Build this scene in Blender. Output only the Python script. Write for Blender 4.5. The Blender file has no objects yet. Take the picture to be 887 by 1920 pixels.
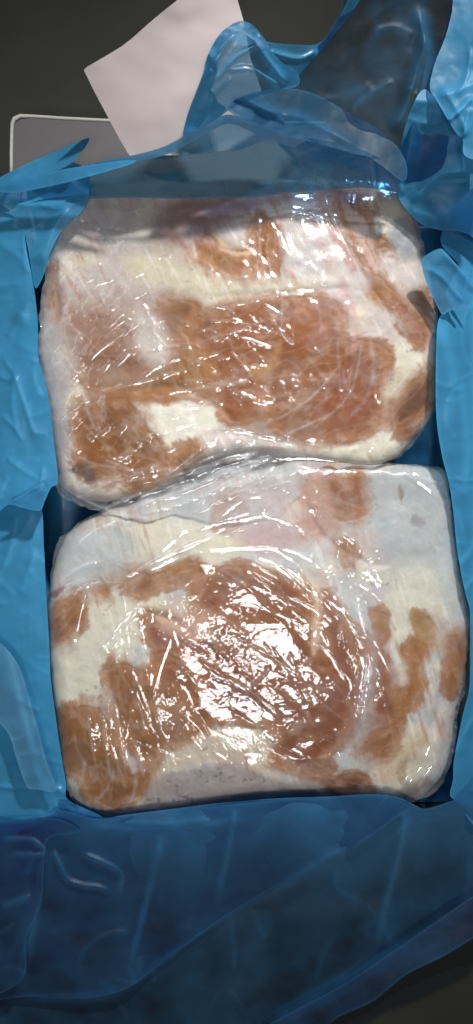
import bpy, math
import numpy as np

# ------------------------------------------------------------------ camera / world / lamps
S = bpy.context.scene
COL = S.collection
CAMZ, MEATZ = 0.91, 0.16            # camera height, height of the meat tops above the floor (metres)
K = 0.0005                          # metres per photo pixel at the meat's height
cd = bpy.data.cameras.new('camera'); cam = bpy.data.objects.new('camera', cd); COL.objects.link(cam)
cam.location = (0, 0, CAMZ); cd.sensor_fit = 'VERTICAL'
cd.angle = 2 * math.atan(960 * K / (CAMZ - MEATZ)); cd.clip_start = 0.01; cd.clip_end = 50
S.camera = cam
W = bpy.data.worlds.new('World'); S.world = W; W.use_nodes = True
W.node_tree.nodes['Background'].inputs[0].default_value = (0.80, 0.93, 1.0, 1)
W.node_tree.nodes['Background'].inputs[1].default_value = 0.05

def lamp(name, loc, target, power, sx, sy, col, spread=180):
    d = bpy.data.lights.new(name, 'AREA'); d.shape = 'RECTANGLE'; d.size = sx; d.size_y = sy
    d.energy = power; d.color = col; d.spread = math.radians(spread)
    o = bpy.data.objects.new(name, d); COL.objects.link(o); o.location = loc
    from mathutils import Vector
    o.rotation_euler = (Vector(target) - Vector(loc)).to_track_quat('-Z', 'Y').to_euler()
    return o
lamp('key_lamp', (0.42, 1.02, 1.27), (0, 0.05, 0.16), 3.8, 0.07, 0.07, (1.0, 0.97, 0.93), 56)
lamp('tube_lamp', (0.03, -0.45, 1.70), (0.02, 0.02, 0.16), 1.45, 0.30, 0.18, (1.0, 0.97, 0.93), 55)
lamp('side_lamp', (-0.95, 0.55, 1.50), (0, 0.1, 0.16), 1.6, 0.7, 0.10, (0.92, 0.97, 1.0))
S.view_settings.view_transform = 'Standard'; S.view_settings.look = 'None'
S.view_settings.exposure = 0.0; S.view_settings.gamma = 1.0
S.render.engine = 'CYCLES'
S.cycles.max_bounces = 10; S.cycles.transparent_max_bounces = 24; S.cycles.diffuse_bounces = 4
S.cycles.glossy_bounces = 3; S.cycles.use_denoising = True
S.cycles.caustics_reflective = False; S.cycles.caustics_refractive = False

# ------------------------------------------------------------------ numpy helpers
def P(px, py, z):                    # a point at height z seen at photo pixel (px, py)
    f = K * (CAMZ - z) / (CAMZ - MEATZ)
    return (px - 443.5) * f, (960 - py) * f, z

def _h(ix, iy, seed):
    n = (ix.astype(np.int64) * 374761393 + iy.astype(np.int64) * 668265263 + seed * 2147483647) & 0xffffffff
    n = ((n ^ (n >> 13)) * 1274126177) & 0xffffffff
    n = ((n ^ (n >> 16)) * 2246822519) & 0xffffffff
    return ((n ^ (n >> 15)) & 0xffffff) / float(0xffffff)

def vn(x, y, seed=0):                # smooth value noise in -1..1
    ix = np.floor(x); iy = np.floor(y); fx = x - ix; fy = y - iy
    fx = fx * fx * fx * (fx * (fx * 6 - 15) + 10); fy = fy * fy * fy * (fy * (fy * 6 - 15) + 10)
    a = _h(ix, iy, seed); b = _h(ix + 1, iy, seed); c = _h(ix, iy + 1, seed); d = _h(ix + 1, iy + 1, seed)
    return 2 * (a + (b - a) * fx + (c - a) * fy + (a - b - c + d) * fx * fy) - 1

def fbm(x, y, seed=0, o=4, g=0.5):
    r = 0; a = 1; t = 0
    for i in range(o):
        ca, sa = math.cos(i * 1.1), math.sin(i * 1.1)
        r = r + a * vn((x * ca - y * sa) * 2 ** i, (x * sa + y * ca) * 2 ** i, seed + i * 17); t += a; a *= g
    return r / t

def rot(x, y, deg):
    c, s = math.cos(math.radians(deg)), math.sin(math.radians(deg))
    return x * c + y * s, -x * s + y * c

def smooth(a, b, x):
    t = np.clip((x - a) / (b - a), 0, 1); return t * t * (3 - 2 * t)

def catmull(pts, n=5, closed=True):
    p = np.array(pts, float); m = len(p); out = []
    rng = range(m) if closed else range(m - 1)
    for i in rng:
        if closed: a, b, c, d = p[i - 1], p[i], p[(i + 1) % m], p[(i + 2) % m]
        else: a, b, c, d = p[max(i - 1, 0)], p[i], p[i + 1], p[min(i + 2, m - 1)]
        for t in np.arange(n) / n:
            out.append(0.5 * (2 * b + (c - a) * t + (2 * a - 5 * b + 4 * c - d) * t * t + (3 * b - a - 3 * c + d) * t ** 3))
    if not closed: out.append(p[-1])
    return np.array(out)

def sdf(X, Y, poly, near=False):     # signed distance, positive inside
    poly = np.asarray(poly, float)
    d2 = np.full(X.shape, 1e12); ins = np.zeros(X.shape, bool)
    nx = np.zeros(X.shape); ny = np.zeros(X.shape)
    for i in range(len(poly)):
        ax, ay = poly[i - 1]; bx, by = poly[i]
        ex, ey = bx - ax, by - ay; L = ex * ex + ey * ey + 1e-9
        t = np.clip(((X - ax) * ex + (Y - ay) * ey) / L, 0, 1)
        qx = ax + t * ex; qy = ay + t * ey
        q = (X - qx) ** 2 + (Y - qy) ** 2
        if near:
            m = q < d2; nx = np.where(m, qx, nx); ny = np.where(m, qy, ny)
        d2 = np.minimum(d2, q)
        c = ((ay > Y) != (by > Y)) & (X < (bx - ax) * (Y - ay) / ((by - ay) if by != ay else 1e-9) + ax)
        ins ^= c
    s = np.sqrt(d2) * np.where(ins, 1, -1)
    return (s, nx, ny) if near else s

def linedist(X, Y, pts):             # distance to a polyline and position 0..1 along it
    pts = np.asarray(pts, float); d2 = np.full(X.shape, 1e12); par = np.zeros(X.shape)
    sl = np.hypot(*(pts[1:] - pts[:-1]).T); tot = sl.sum(); acc = 0
    for i in range(len(pts) - 1):
        (ax, ay), (bx, by) = pts[i], pts[i + 1]; ex, ey = bx - ax, by - ay
        t = np.clip(((X - ax) * ex + (Y - ay) * ey) / (ex * ex + ey * ey + 1e-9), 0, 1)
        q = (X - ax - t * ex) ** 2 + (Y - ay - t * ey) ** 2
        m = q < d2; par = np.where(m, (acc + t * sl[i]) / tot, par); d2 = np.minimum(d2, q); acc += sl[i]
    return np.sqrt(d2), par

def gauss(a, s):
    r = int(s * 3) + 1; k = np.exp(-np.arange(-r, r + 1) ** 2 / (2 * s * s)); k /= k.sum()
    for ax in (0, 1):
        b = np.pad(a, [(r, r) if i == ax else (0, 0) for i in (0, 1)], 'edge')
        a = sum(k[i] * (b[i:i + a.shape[0], :] if ax == 0 else b[:, i:i + a.shape[1]]) for i in range(2 * r + 1))
    return a

def lin(c):                          # sRGB 0..255 to linear
    c = np.asarray(c, float) / 255
    return np.where(c <= 0.04045, c / 12.92, ((c + 0.055) / 1.055) ** 2.4)

# ------------------------------------------------------------------ scene helpers
def thing(name, label, cat, loc):
    o = bpy.data.objects.new(name, None); COL.objects.link(o); o.location = loc
    o.empty_display_size = 0.02; o['label'] = label; o['category'] = cat
    return o

def mesh_obj(name, verts, faces, mat, parent=None, attrs=None, smooth_=True, normals=None):
    me = bpy.data.meshes.new(name); verts = np.asarray(verts, float)
    if parent is not None: verts = verts - np.array(parent.location)
    me.from_pydata(verts.tolist(), [], faces if isinstance(faces, list) else faces.tolist())
    for k, v in (attrs or {}).items():
        if v.ndim == 2:
            a = me.color_attributes.new(k, 'FLOAT_COLOR', 'POINT')
            a.data.foreach_set('color', np.c_[v, np.ones(len(v))].astype(np.float32).ravel())
        else:
            a = me.attributes.new(k, 'FLOAT', 'POINT'); a.data.foreach_set('value', v.astype(np.float32))
    if smooth_: me.polygons.foreach_set('use_smooth', [True] * len(me.polygons))
    me.materials.append(mat); me.update()
    if normals is not None: me.normals_split_custom_set_from_vertices(normals.tolist())
    o = bpy.data.objects.new(name, me); COL.objects.link(o)
    if parent is not None: o.parent = parent
    return o

def vnormals(V, F):
    a = V[F[:, 2]] - V[F[:, 0]]; b = V[F[:, 3]] - V[F[:, 1]]
    n = np.cross(a, b); N = np.zeros_like(V)
    for k in range(4): np.add.at(N, F[:, k], n)
    return N / (np.linalg.norm(N, axis=1)[:, None] + 1e-12)

def grid_cells(poly, step):
    """regular cells covering a closed outline, border corners moved onto the outline"""
    poly = np.asarray(poly, float)
    x0, y0 = poly.min(0) - step; x1, y1 = poly.max(0) + step
    xs = np.arange(x0, x1 + step, step); ys = np.arange(y0, y1 + step, step)
    X, Y = np.meshgrid(xs, ys); s, nx, ny = sdf(X, Y, poly, True)
    ins = s > 0; out = ~ins
    X = np.where(out, nx, X); Y = np.where(out, ny, Y)
    h, w = X.shape; idx = np.arange(h * w).reshape(h, w)
    c = ins[:-1, :-1] | ins[1:, :-1] | ins[:-1, 1:] | ins[1:, 1:]
    F = np.stack([idx[1:, :-1], idx[1:, 1:], idx[:-1, 1:], idx[:-1, :-1]], -1)[c]   # counter-clockwise seen from above
    u, inv = np.unique(F.ravel(), return_inverse=True)
    return X.ravel()[u], Y.ravel()[u], inv.reshape(F.shape), s.ravel()[u]

def border_edges(F):
    e = np.concatenate([F[:, [k, (k + 1) % 4]] for k in range(4)])
    key = np.sort(e, 1); _, i, c = np.unique(key, axis=0, return_index=True, return_counts=True)
    return e[i[c == 1]]

# ------------------------------------------------------------------ materials
def newmat(name):
    m = bpy.data.materials.new(name); m.use_nodes = True; nt = m.node_tree; nt.nodes.clear()
    return m, nt, nt.nodes.new, nt.links.new

def N(nt, t, **kw):
    n = nt.nodes.new(t)
    for k, v in kw.items():
        if k in n.inputs: n.inputs[k].default_value = v
        else: setattr(n, k, v)
    return n

def math_(nt, op, a, b=None, clamp=False):
    n = nt.nodes.new('ShaderNodeMath'); n.operation = op; n.use_clamp = clamp
    for i, v in enumerate((a, b)):
        if v is None: continue
        if isinstance(v, (int, float)): n.inputs[i].default_value = v
        else: nt.links.new(v, n.inputs[i])
    return n.outputs[0]

def film_fresnel(nt, ior, normal):     # the same on both faces of a thin film
    g = nt.nodes.new('ShaderNodeNewGeometry'); f = nt.nodes.new('ShaderNodeFresnel')
    v = math_(nt, 'ADD', math_(nt, 'MULTIPLY', g.outputs['Backfacing'], 1 / ior - ior), ior)
    nt.links.new(v, f.inputs['IOR']); nt.links.new(normal, f.inputs['Normal']); return f

def mat_surface(name, col, rough=0.6, scale=60, var=0.25, bump=0.2, spec=0.5, dist=0.002):
    m, nt, nn, ln = newmat(name)
    tc = N(nt, 'ShaderNodeTexCoord'); nz = N(nt, 'ShaderNodeTexNoise', Scale=scale, Detail=8.0, Roughness=0.65)
    ln(tc.outputs['Object'], nz.inputs['Vector'])
    nz2 = N(nt, 'ShaderNodeTexNoise', Scale=scale * 0.12, Detail=4.0); ln(tc.outputs['Object'], nz2.inputs['Vector'])
    f = math_(nt, 'ADD', math_(nt, 'MULTIPLY', nz.outputs[0], var), math_(nt, 'MULTIPLY', nz2.outputs[0], var * 1.6))
    f = math_(nt, 'ADD', f, 1 - 1.3 * var)
    vm = N(nt, 'ShaderNodeVectorMath', operation='SCALE'); vm.inputs[0].default_value = col; ln(f, vm.inputs['Scale'])
    b = N(nt, 'ShaderNodeBsdfPrincipled', Roughness=rough); b.inputs['Specular IOR Level'].default_value = spec
    ln(vm.outputs[0], b.inputs['Base Color'])
    bp = N(nt, 'ShaderNodeBump', Strength=bump, Distance=dist); ln(nz.outputs[0], bp.inputs['Height']); ln(bp.outputs[0], b.inputs['Normal'])
    o = nn('ShaderNodeOutputMaterial'); ln(b.outputs[0], o.inputs[0]); return m

def mat_meat():
    m, nt, nn, ln = newmat('frozen_meat')
    at = N(nt, 'ShaderNodeAttribute', attribute_name='pigment'); tc = N(nt, 'ShaderNodeTexCoord')
    n1 = N(nt, 'ShaderNodeTexNoise', Scale=420.0, Detail=5.0, Roughness=0.7); ln(tc.outputs['Object'], n1.inputs['Vector'])
    n2 = N(nt, 'ShaderNodeTexNoise', Scale=90.0, Detail=6.0, Roughness=0.7); ln(tc.outputs['Object'], n2.inputs['Vector'])
    f = math_(nt, 'ADD', math_(nt, 'MULTIPLY', n1.outputs[0], 0.30), math_(nt, 'MULTIPLY', n2.outputs[0], 0.34))
    f = math_(nt, 'ADD', f, 0.68)
    vm = N(nt, 'ShaderNodeVectorMath', operation='SCALE'); ln(at.outputs['Color'], vm.inputs[0]); ln(f, vm.inputs['Scale'])
    b = N(nt, 'ShaderNodeBsdfPrincipled', Roughness=0.5); b.inputs['Specular IOR Level'].default_value = 0.15; ln(vm.outputs[0], b.inputs['Base Color'])
    b.inputs['Subsurface Weight'].default_value = 0.25; b.inputs['Subsurface Radius'].default_value = (1.0, 0.45, 0.3)
    b.inputs['Subsurface Scale'].default_value = 0.0025
    ln(math_(nt, 'ADD', math_(nt, 'MULTIPLY', n2.outputs[0], 0.35), 0.25), b.inputs['Roughness'])
    bp = N(nt, 'ShaderNodeBump', Strength=0.35, Distance=0.0008); ln(f, bp.inputs['Height']); ln(bp.outputs[0], b.inputs['Normal'])
    o = nn('ShaderNodeOutputMaterial'); ln(b.outputs[0], o.inputs[0]); return m

def mat_wrap():
    m, nt, nn, ln = newmat('clear_wrap')
    at = N(nt, 'ShaderNodeAttribute', attribute_name='haze'); tc = N(nt, 'ShaderNodeTexCoord')
    n1 = N(nt, 'ShaderNodeTexNoise', Scale=260.0, Detail=3.0, Roughness=0.55, Distortion=0.6); ln(tc.outputs['Object'], n1.inputs['Vector'])
    vo = N(nt, 'ShaderNodeTexVoronoi', Scale=150.0, feature='DISTANCE_TO_EDGE'); ln(tc.outputs['Object'], vo.inputs['Vector'])
    cr = N(nt, 'ShaderNodeAttribute', attribute_name='crumple')
    n3 = N(nt, 'ShaderNodeTexNoise', Scale=520.0, Detail=2.0, Roughness=0.5, Distortion=1.2); ln(tc.outputs['Object'], n3.inputs['Vector'])
    hgt = math_(nt, 'ADD', math_(nt, 'MULTIPLY', n1.outputs[0], 0.8), math_(nt, 'MULTIPLY', math_(nt, 'ADD', n3.outputs[0], vo.outputs[0]), math_(nt, 'ADD', math_(nt, 'MULTIPLY', cr.outputs['Fac'], 0.9), 0.1)))
    bp = N(nt, 'ShaderNodeBump', Strength=0.22, Distance=0.0009); ln(hgt, bp.inputs['Height'])
    fr = film_fresnel(nt, 1.55, bp.outputs[0])
    gl = N(nt, 'ShaderNodeBsdfAnisotropic', Roughness=0.07); gl.inputs['Color'].default_value = (1, 1, 1, 1); ln(bp.outputs[0], gl.inputs['Normal'])
    tr = N(nt, 'ShaderNodeBsdfTransparent'); tr.inputs[0].default_value = (0.97, 0.975, 0.98, 1)
    df = N(nt, 'ShaderNodeBsdfDiffuse'); df.inputs[0].default_value = (0.56, 0.58, 0.61, 1)
    m1 = nn('ShaderNodeMixShader'); ln(at.outputs['Fac'], m1.inputs[0]); ln(tr.outputs[0], m1.inputs[1]); ln(df.outputs[0], m1.inputs[2])
    m2 = nn('ShaderNodeMixShader'); ln(math_(nt, 'MULTIPLY', fr.outputs[0], 1.05, True), m2.inputs[0])
    ln(m1.outputs[0], m2.inputs[1]); ln(gl.outputs[0], m2.inputs[2])
    o = nn('ShaderNodeOutputMaterial'); ln(m2.outputs[0], o.inputs[0]); return m

def mat_liner(name, op, col=(0.05, 0.29, 0.54), tint=(0.36, 0.62, 0.78), rough=0.33, gloss=1.0):
    m, nt, nn, ln = newmat(name)
    tc = N(nt, 'ShaderNodeTexCoord'); mp = N(nt, 'ShaderNodeMapping'); mp.inputs['Scale'].default_value = (1, 1, 1); ln(tc.outputs['Object'], mp.inputs[0])
    n1 = N(nt, 'ShaderNodeTexNoise', Scale=22.0, Detail=4.0, Roughness=0.5, Distortion=0.5); ln(mp.outputs[0], n1.inputs['Vector'])
    bp = N(nt, 'ShaderNodeBump', Strength=0.14, Distance=0.003); ln(n1.outputs[0], bp.inputs['Height'])
    lw = N(nt, 'ShaderNodeLayerWeight', Blend=0.5)
    fac = math_(nt, 'ADD', math_(nt, 'MULTIPLY', math_(nt, 'POWER', lw.outputs['Facing'], 2.2), 0.9), op)
    fac = math_(nt, 'ADD', fac, math_(nt, 'MULTIPLY', math_(nt, 'SUBTRACT', n1.outputs[0], 0.5), 0.22), True)
    ga = N(nt, 'ShaderNodeAttribute', attribute_name='gather'); fac = math_(nt, 'ADD', fac, ga.outputs['Fac'], True)
    tr = N(nt, 'ShaderNodeBsdfTransparent'); tr.inputs[0].default_value = (*tint, 1)
    df = N(nt, 'ShaderNodeBsdfDiffuse'); df.inputs[0].default_value = (*col, 1); ln(bp.outputs[0], df.inputs['Normal'])
    tl = N(nt, 'ShaderNodeBsdfTranslucent'); tl.inputs[0].default_value = (*col, 1); ln(bp.outputs[0], tl.inputs['Normal'])
    a = nn('ShaderNodeMixShader'); a.inputs[0].default_value = 0.35; ln(df.outputs[0], a.inputs[1]); ln(tl.outputs[0], a.inputs[2])
    b = nn('ShaderNodeMixShader'); ln(fac, b.inputs[0]); ln(tr.outputs[0], b.inputs[1]); ln(a.outputs[0], b.inputs[2])
    fr = film_fresnel(nt, 1.5, bp.outputs[0])
    gl = N(nt, 'ShaderNodeBsdfAnisotropic', Roughness=rough); gl.inputs['Color'].default_value = (1, 1, 1, 1); ln(bp.outputs[0], gl.inputs['Normal'])
    c = nn('ShaderNodeMixShader'); ln(math_(nt, 'MULTIPLY', fr.outputs[0], gloss), c.inputs[0]); ln(b.outputs[0], c.inputs[1]); ln(gl.outputs[0], c.inputs[2])
    o = nn('ShaderNodeOutputMaterial'); ln(c.outputs[0], o.inputs[0]); return m

M_MEAT = mat_meat(); M_WRAP = mat_wrap()
M_FILM = mat_liner('blue_film', 0.40); M_FILM2 = mat_liner('blue_film_doubled', 0.68); M_FILM0 = mat_liner('blue_film_stretched', 0.24); M_FILMD = mat_liner('blue_film_thin', 0.09, tint=(0.26, 0.43, 0.70), rough=0.5, col=(0.045, 0.25, 0.52))
M_CORN = mat_liner('blue_film_clear', 0.06, col=(0.035, 0.18, 0.36), tint=(0.38, 0.56, 0.76), rough=0.45, gloss=0.22); M_SOFT = mat_liner('blue_film_matte', 0.60, rough=0.45, gloss=0.3)
M_FILMT = mat_liner('blue_film_layered', 0.90)
M_FLOOR = mat_surface('dark_floor', (0.019, 0.0205, 0.0155), 0.8, 14, 0.75, 0.3)
M_CARD = mat_surface('grey_card', (0.075, 0.072, 0.078), 0.6, 120, 0.12, 0.1)
M_RIM = mat_surface('pale_card_edge', (0.36, 0.36, 0.33), 0.6, 200, 0.2, 0.2)
M_WALL = mat_surface('white_card', (0.55, 0.55, 0.53), 0.6, 120, 0.12, 0.1)
M_PAPER = mat_surface('pale_paper', (0.31, 0.27, 0.275), 0.65, 60, 0.08, 0.02)

# ------------------------------------------------------------------ floor
R = 6.0
fl = mesh_obj('floor', [(-R, -R, 0), (R, -R, 0), (R, R, 0), (-R, R, 0)], [(0, 1, 2, 3)], M_FLOOR, smooth_=False)
fl['kind'] = 'structure'

# ------------------------------------------------------------------ meat blocks: shape
A_OUT = catmull([(118, 352), (108, 400), (96, 460), (84, 530), (78, 600), (76, 660), (84, 740), (96, 820), (104, 880), (120, 915), (165, 938),
                 (230, 935), (300, 915), (350, 885), (400, 858), (470, 848), (560, 856), (640, 868), (700, 872), (745, 852), (780, 815),
                 (808, 776), (818, 720), (820, 650), (818, 590), (806, 530), (792, 470), (776, 410), (756, 364), (730, 345), (560, 338), (300, 344), (160, 346)])
B_OUT = catmull([(150, 985), (200, 960), (300, 930), (420, 895), (520, 872), (560, 864), (700, 868), (790, 876), (826, 890), (842, 940), (850, 1000), (857, 1060),
                 (866, 1110), (874, 1150), (876, 1210), (868, 1280), (853, 1340), (845, 1400), (826, 1455), (790, 1492), (740, 1498), (640, 1494), (560, 1492), (450, 1500), (350, 1514),
                 (260, 1526), (205, 1530), (150, 1508), (122, 1465), (112, 1400), (102, 1320), (95, 1240), (92, 1170), (96, 1100), (104, 1050), (122, 1010)])

def rough_outline(p, seed, a=3.5): return p + a * np.stack([fbm(p[:, 0] / 22, p[:, 1] / 22, seed, 3), fbm(p[:, 0] / 22, p[:, 1] / 22, seed + 4, 3)], -1)
A_OUT = rough_outline(A_OUT, 3); B_OUT = rough_outline(B_OUT, 6)
gx = np.arange(0, 888, 2.0); gy = np.arange(300, 1560, 2.0); GX, GY = np.meshgrid(gx, gy)
def body_height(X, Y, out, seed, R_=28, drop=0.013, s=None):
    if s is None: s = sdf(X, Y, out)
    t = np.clip(1 - s / R_, 0, 1)
    edge = drop * (1 - np.sqrt(np.clip(1 - t * t, 0, 1)))
    big = 0.0030 * fbm(X / 150, Y / 130, seed, 3) + 0.0012 * fbm(X / 34, Y / 30, seed + 5, 3)
    cx, cy, hx, hy = (445, 590, 370, 280) if seed == 3 else (465, 1270, 390, 300)
    dome = 0.010 * ((X - cx) / hx) ** 2 + (0.009 if seed != 3 else 0.0035) * ((Y - cy) / hy) ** 2
    return MEATZ + 0.003 - edge + big - np.minimum(dome, 0.016)

def groove(X, Y, lines, depth, w):
    r = 0
    for l in lines:
        d, t = linedist(X, Y, catmull(l, 4, False)); r = np.minimum(r, -depth * np.exp(-(d / w) ** 2) * smooth(0, 0.12, t) * smooth(1, 0.88, t))
    return r
A_GROOVES = [[(372, 560), (480, 552), (590, 545), (660, 540)], [(640, 560), (650, 640), (640, 720), (600, 790)], [(240, 740), (330, 725), (420, 770), (440, 800)],
             [(610, 372), (646, 454), (690, 530), (750, 620), (800, 660)], [(480, 420), (500, 520)], [(100, 480), (112, 600)], [(320, 860), (360, 830), (430, 812), (600, 838), (700, 825)],
             [(735, 690), (725, 750), (735, 830)]]
B_GROOVES = [[(592, 1100), (596, 1180), (620, 1270)], [(700, 1180), (705, 1260), (690, 1340)], [(735, 1060), (760, 1150), (750, 1290)], [(270, 1140), (350, 1180), (430, 1260), (520, 1320)],
             [(200, 1250), (215, 1330), (250, 1440)], [(560, 900), (600, 1000), (700, 1060), (740, 1050)], [(280, 1470), (360, 1380), (480, 1370), (520, 1440)], [(800, 1180), (830, 1290), (790, 1420)]]

def zA(X, Y, s=None): return body_height(X, Y, A_OUT, 3, s=s) + groove(X, Y, A_GROOVES, 0.0018, 7)
def zB(X, Y, s=None):
    z = body_height(X, Y, B_OUT, 41, s=s) + groove(X, Y, B_GROOVES, 0.0018, 7)
    return z - 0.003 * smooth(1060, 860, Y) + 0.006 * np.clip((1270 - Y) / 300, 0, 2) ** 2

# ------------------------------------------------------------------ pigment of the meat
FAT = (214, 206, 186); FROST = (206, 206, 210)
A_LEAN = [
 ([(368, 480), (380, 448), (392, 440), (420, 462), (455, 468), (478, 455), (486, 500), (470, 515), (430, 512), (395, 500)], (176, 116, 62)),
 ([(476, 412), (490, 408), (497, 430), (494, 480), (486, 490), (478, 460), (474, 430)], (165, 104, 60)),
 ([(505, 425), (518, 428), (522, 460), (527, 495), (524, 510), (508, 508), (502, 470)], (165, 100, 60)),
 ([(630, 356), (668, 360), (692, 385), (697, 425), (687, 450), (703, 490), (692, 507), (668, 482), (655, 445), (640, 412)], (170, 102, 56)),
 ([(709, 452), (722, 447), (734, 460), (740, 474), (725, 471), (712, 464)], (120, 78, 50)),
 ([(695, 522), (712, 516), (728, 535), (748, 567), (730, 572), (708, 556), (698, 540)], (168, 114, 66)),
 ([(744, 576), (762, 582), (785, 603), (798, 602), (801, 625), (794, 650), (775, 632), (755, 602)], (142, 66, 48)),
 ([(780, 555), (795, 552), (804, 565), (799, 583), (785, 580)], (112, 62, 52)),
 ([(365, 600), (385, 590), (440, 572), (500, 560), (560, 556), (600, 556), (625, 566), (638, 590), (645, 636), (680, 640), (715, 648), (731, 681), (726, 707), (711, 737), (716, 774),
   (708, 799), (682, 817), (636, 828), (585, 828), (533, 816), (505, 785), (494, 740), (480, 770), (455, 792), (430, 788), (412, 765), (400, 750), (378, 735), (350, 733), (304, 744), (254, 740), (200, 728),
   (264, 714), (284, 696), (325, 685), (362, 678), (372, 650), (350, 628)], (166, 100, 62)),
 ([(300, 570), (340, 560), (372, 575), (362, 600), (345, 640), (310, 640), (290, 610)], (160, 112, 86)),
 ([(130, 590), (167, 589), (218, 604), (246, 630), (236, 655), (205, 668), (178, 650), (160, 628), (138, 612)], (156, 104, 92)),
 ([(160, 680), (200, 672), (250, 690), (270, 705), (230, 722), (180, 720), (158, 700)], (150, 104, 84)),
 ([(145, 755), (160, 765), (178, 755), (228, 749), (254, 772), (284, 812), (304, 838), (317, 863), (306, 890), (274, 911), (244, 916), (223, 901), (178, 901), (142, 876), (147, 843), (135, 802)], (160, 104, 66)),
 ([(320, 863), (335, 843), (355, 838), (372, 846), (367, 873), (350, 893), (325, 890)], (152, 104, 72)),
 ([(816, 691), (785, 705), (760, 731), (739, 758), (738, 784), (748, 816), (770, 812), (791, 786), (813, 758)], (136, 84, 66)),
 ([(86, 508), (95, 498), (107, 550), (112, 590), (98, 575)], (160, 100, 80)),
]
A_LEAN.append(([(170, 700), (240, 690), (290, 660), (360, 650), (392, 690), (380, 735), (350, 733), (304, 744), (254, 740), (200, 732), (168, 722)], (168, 118, 78)))
A_FAT = [
 ([(235, 480), (300, 476), (360, 495), (430, 520), (500, 530), (560, 520), (620, 500), (640, 520), (560, 548), (480, 560), (430, 572), (370, 557), (310, 538), (250, 522)], (214, 200, 164), 12),
 ([(254, 767), (325, 741), (386, 749), (421, 777), (396, 807), (365, 817), (345, 838), (320, 853), (304, 817), (284, 797)], (226, 220, 200), 6),
 ([(735, 650), (800, 660), (812, 690), (770, 715), (742, 750), (735, 790), (748, 820), (772, 815), (740, 850), (690, 868), (560, 850), (520, 825), (640, 836), (700, 815), (722, 780), (716, 740), (736, 700)], (218, 212, 186), 6),
 ([(700, 380), (740, 372), (765, 410), (745, 440), (712, 440), (700, 420)], (204, 190, 160), 10),
 ([(178, 890), (225, 900), (250, 920), (210, 930), (170, 918)], (215, 200, 175), 5),
 ([(476, 690), (500, 690), (500, 730), (484, 760), (470, 730)], (190, 140, 90), 8),
]
A_MARK = [
 ([(115, 570), (200, 555), (300, 550), (330, 600), (330, 680), (250, 720), (150, 720), (110, 650)], (160, 128, 116), 26, 0.62),
 ([(150, 640), (230, 640), (300, 690), (230, 700), (160, 690)], (158, 112, 92), 16, 0.6),
 ([(260, 590), (300, 600), (320, 660), (290, 690), (262, 660)], (200, 196, 190), 14, 0.7),
 ([(85, 640), (110, 620), (120, 720), (130, 800), (105, 860), (88, 760)], (140, 138, 142), 14, 0.6),
 ([(540, 380), (600, 372), (650, 450), (690, 540), (640, 530), (560, 520), (530, 450)], (196, 190, 188), 16, 0.6),
 ([(640, 372), (652, 374), (690, 430), (712, 500), (700, 506), (668, 450)], (196, 170, 160), 4, 0.6),
 ([(400, 438), (412, 440), (440, 466), (470, 470), (466, 478), (436, 476), (410, 456)], (206, 180, 150), 4, 0.7),
 ([(470, 690), (500, 680), (520, 640), (530, 645), (512, 700), (490, 720), (476, 712)], (206, 160, 110), 8, 0.6),
 ([(420, 790), (480, 760), (560, 790), (600, 812), (540, 830), (450, 812)], (150, 98, 58), 12, 0.6),  # darker blood tones, stains, tinted patches and painted shade: (outline, colour, softness, strength)
 ([(290, 400), (350, 372), (440, 372), (480, 390), (420, 425), (370, 455), (310, 462), (280, 440)], (112, 74, 80), 22, 0.8),  # dark purple meat, with the shadow across the top painted in
 ([(120, 380), (280, 375), (300, 440), (250, 470), (110, 470)], (170, 165, 170), 22, 0.5),
 ([(440, 350), (760, 345), (740, 372), (560, 376), (440, 392)], (120, 76, 66), 10, 0.6),  # painted shadow line beneath the film hem
 ([(131, 882), (150, 870), (176, 884), (178, 906), (160, 900), (146, 892)], (98, 62, 30), 5, 0.9),
 ([(590, 370), (606, 372), (640, 440), (668, 500), (655, 505), (625, 450)], (176, 128, 116), 5, 0.7),
 ([(575, 400), (585, 402), (622, 500), (612, 510), (590, 450)], (186, 150, 144), 6, 0.55),
 ([(632, 535), (648, 530), (668, 590), (674, 650), (660, 650), (650, 600)], (182, 140, 134), 7, 0.6),
 ([(734, 415), (765, 412), (785, 450), (780, 490), (745, 478), (732, 450)], (120, 130, 142), 14, 0.75),  # soft grey-blue patch near the upper right corner
 ([(560, 570), (620, 580), (615, 630), (570, 640), (545, 610)], (186, 110, 62), 16, 0.6),
 ([(640, 690), (700, 690), (700, 780), (640, 800), (600, 760)], (160, 90, 72), 18, 0.5),
 ([(410, 740), (450, 735), (480, 770), (440, 782)], (160, 92, 44), 10, 0.6),
]
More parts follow.
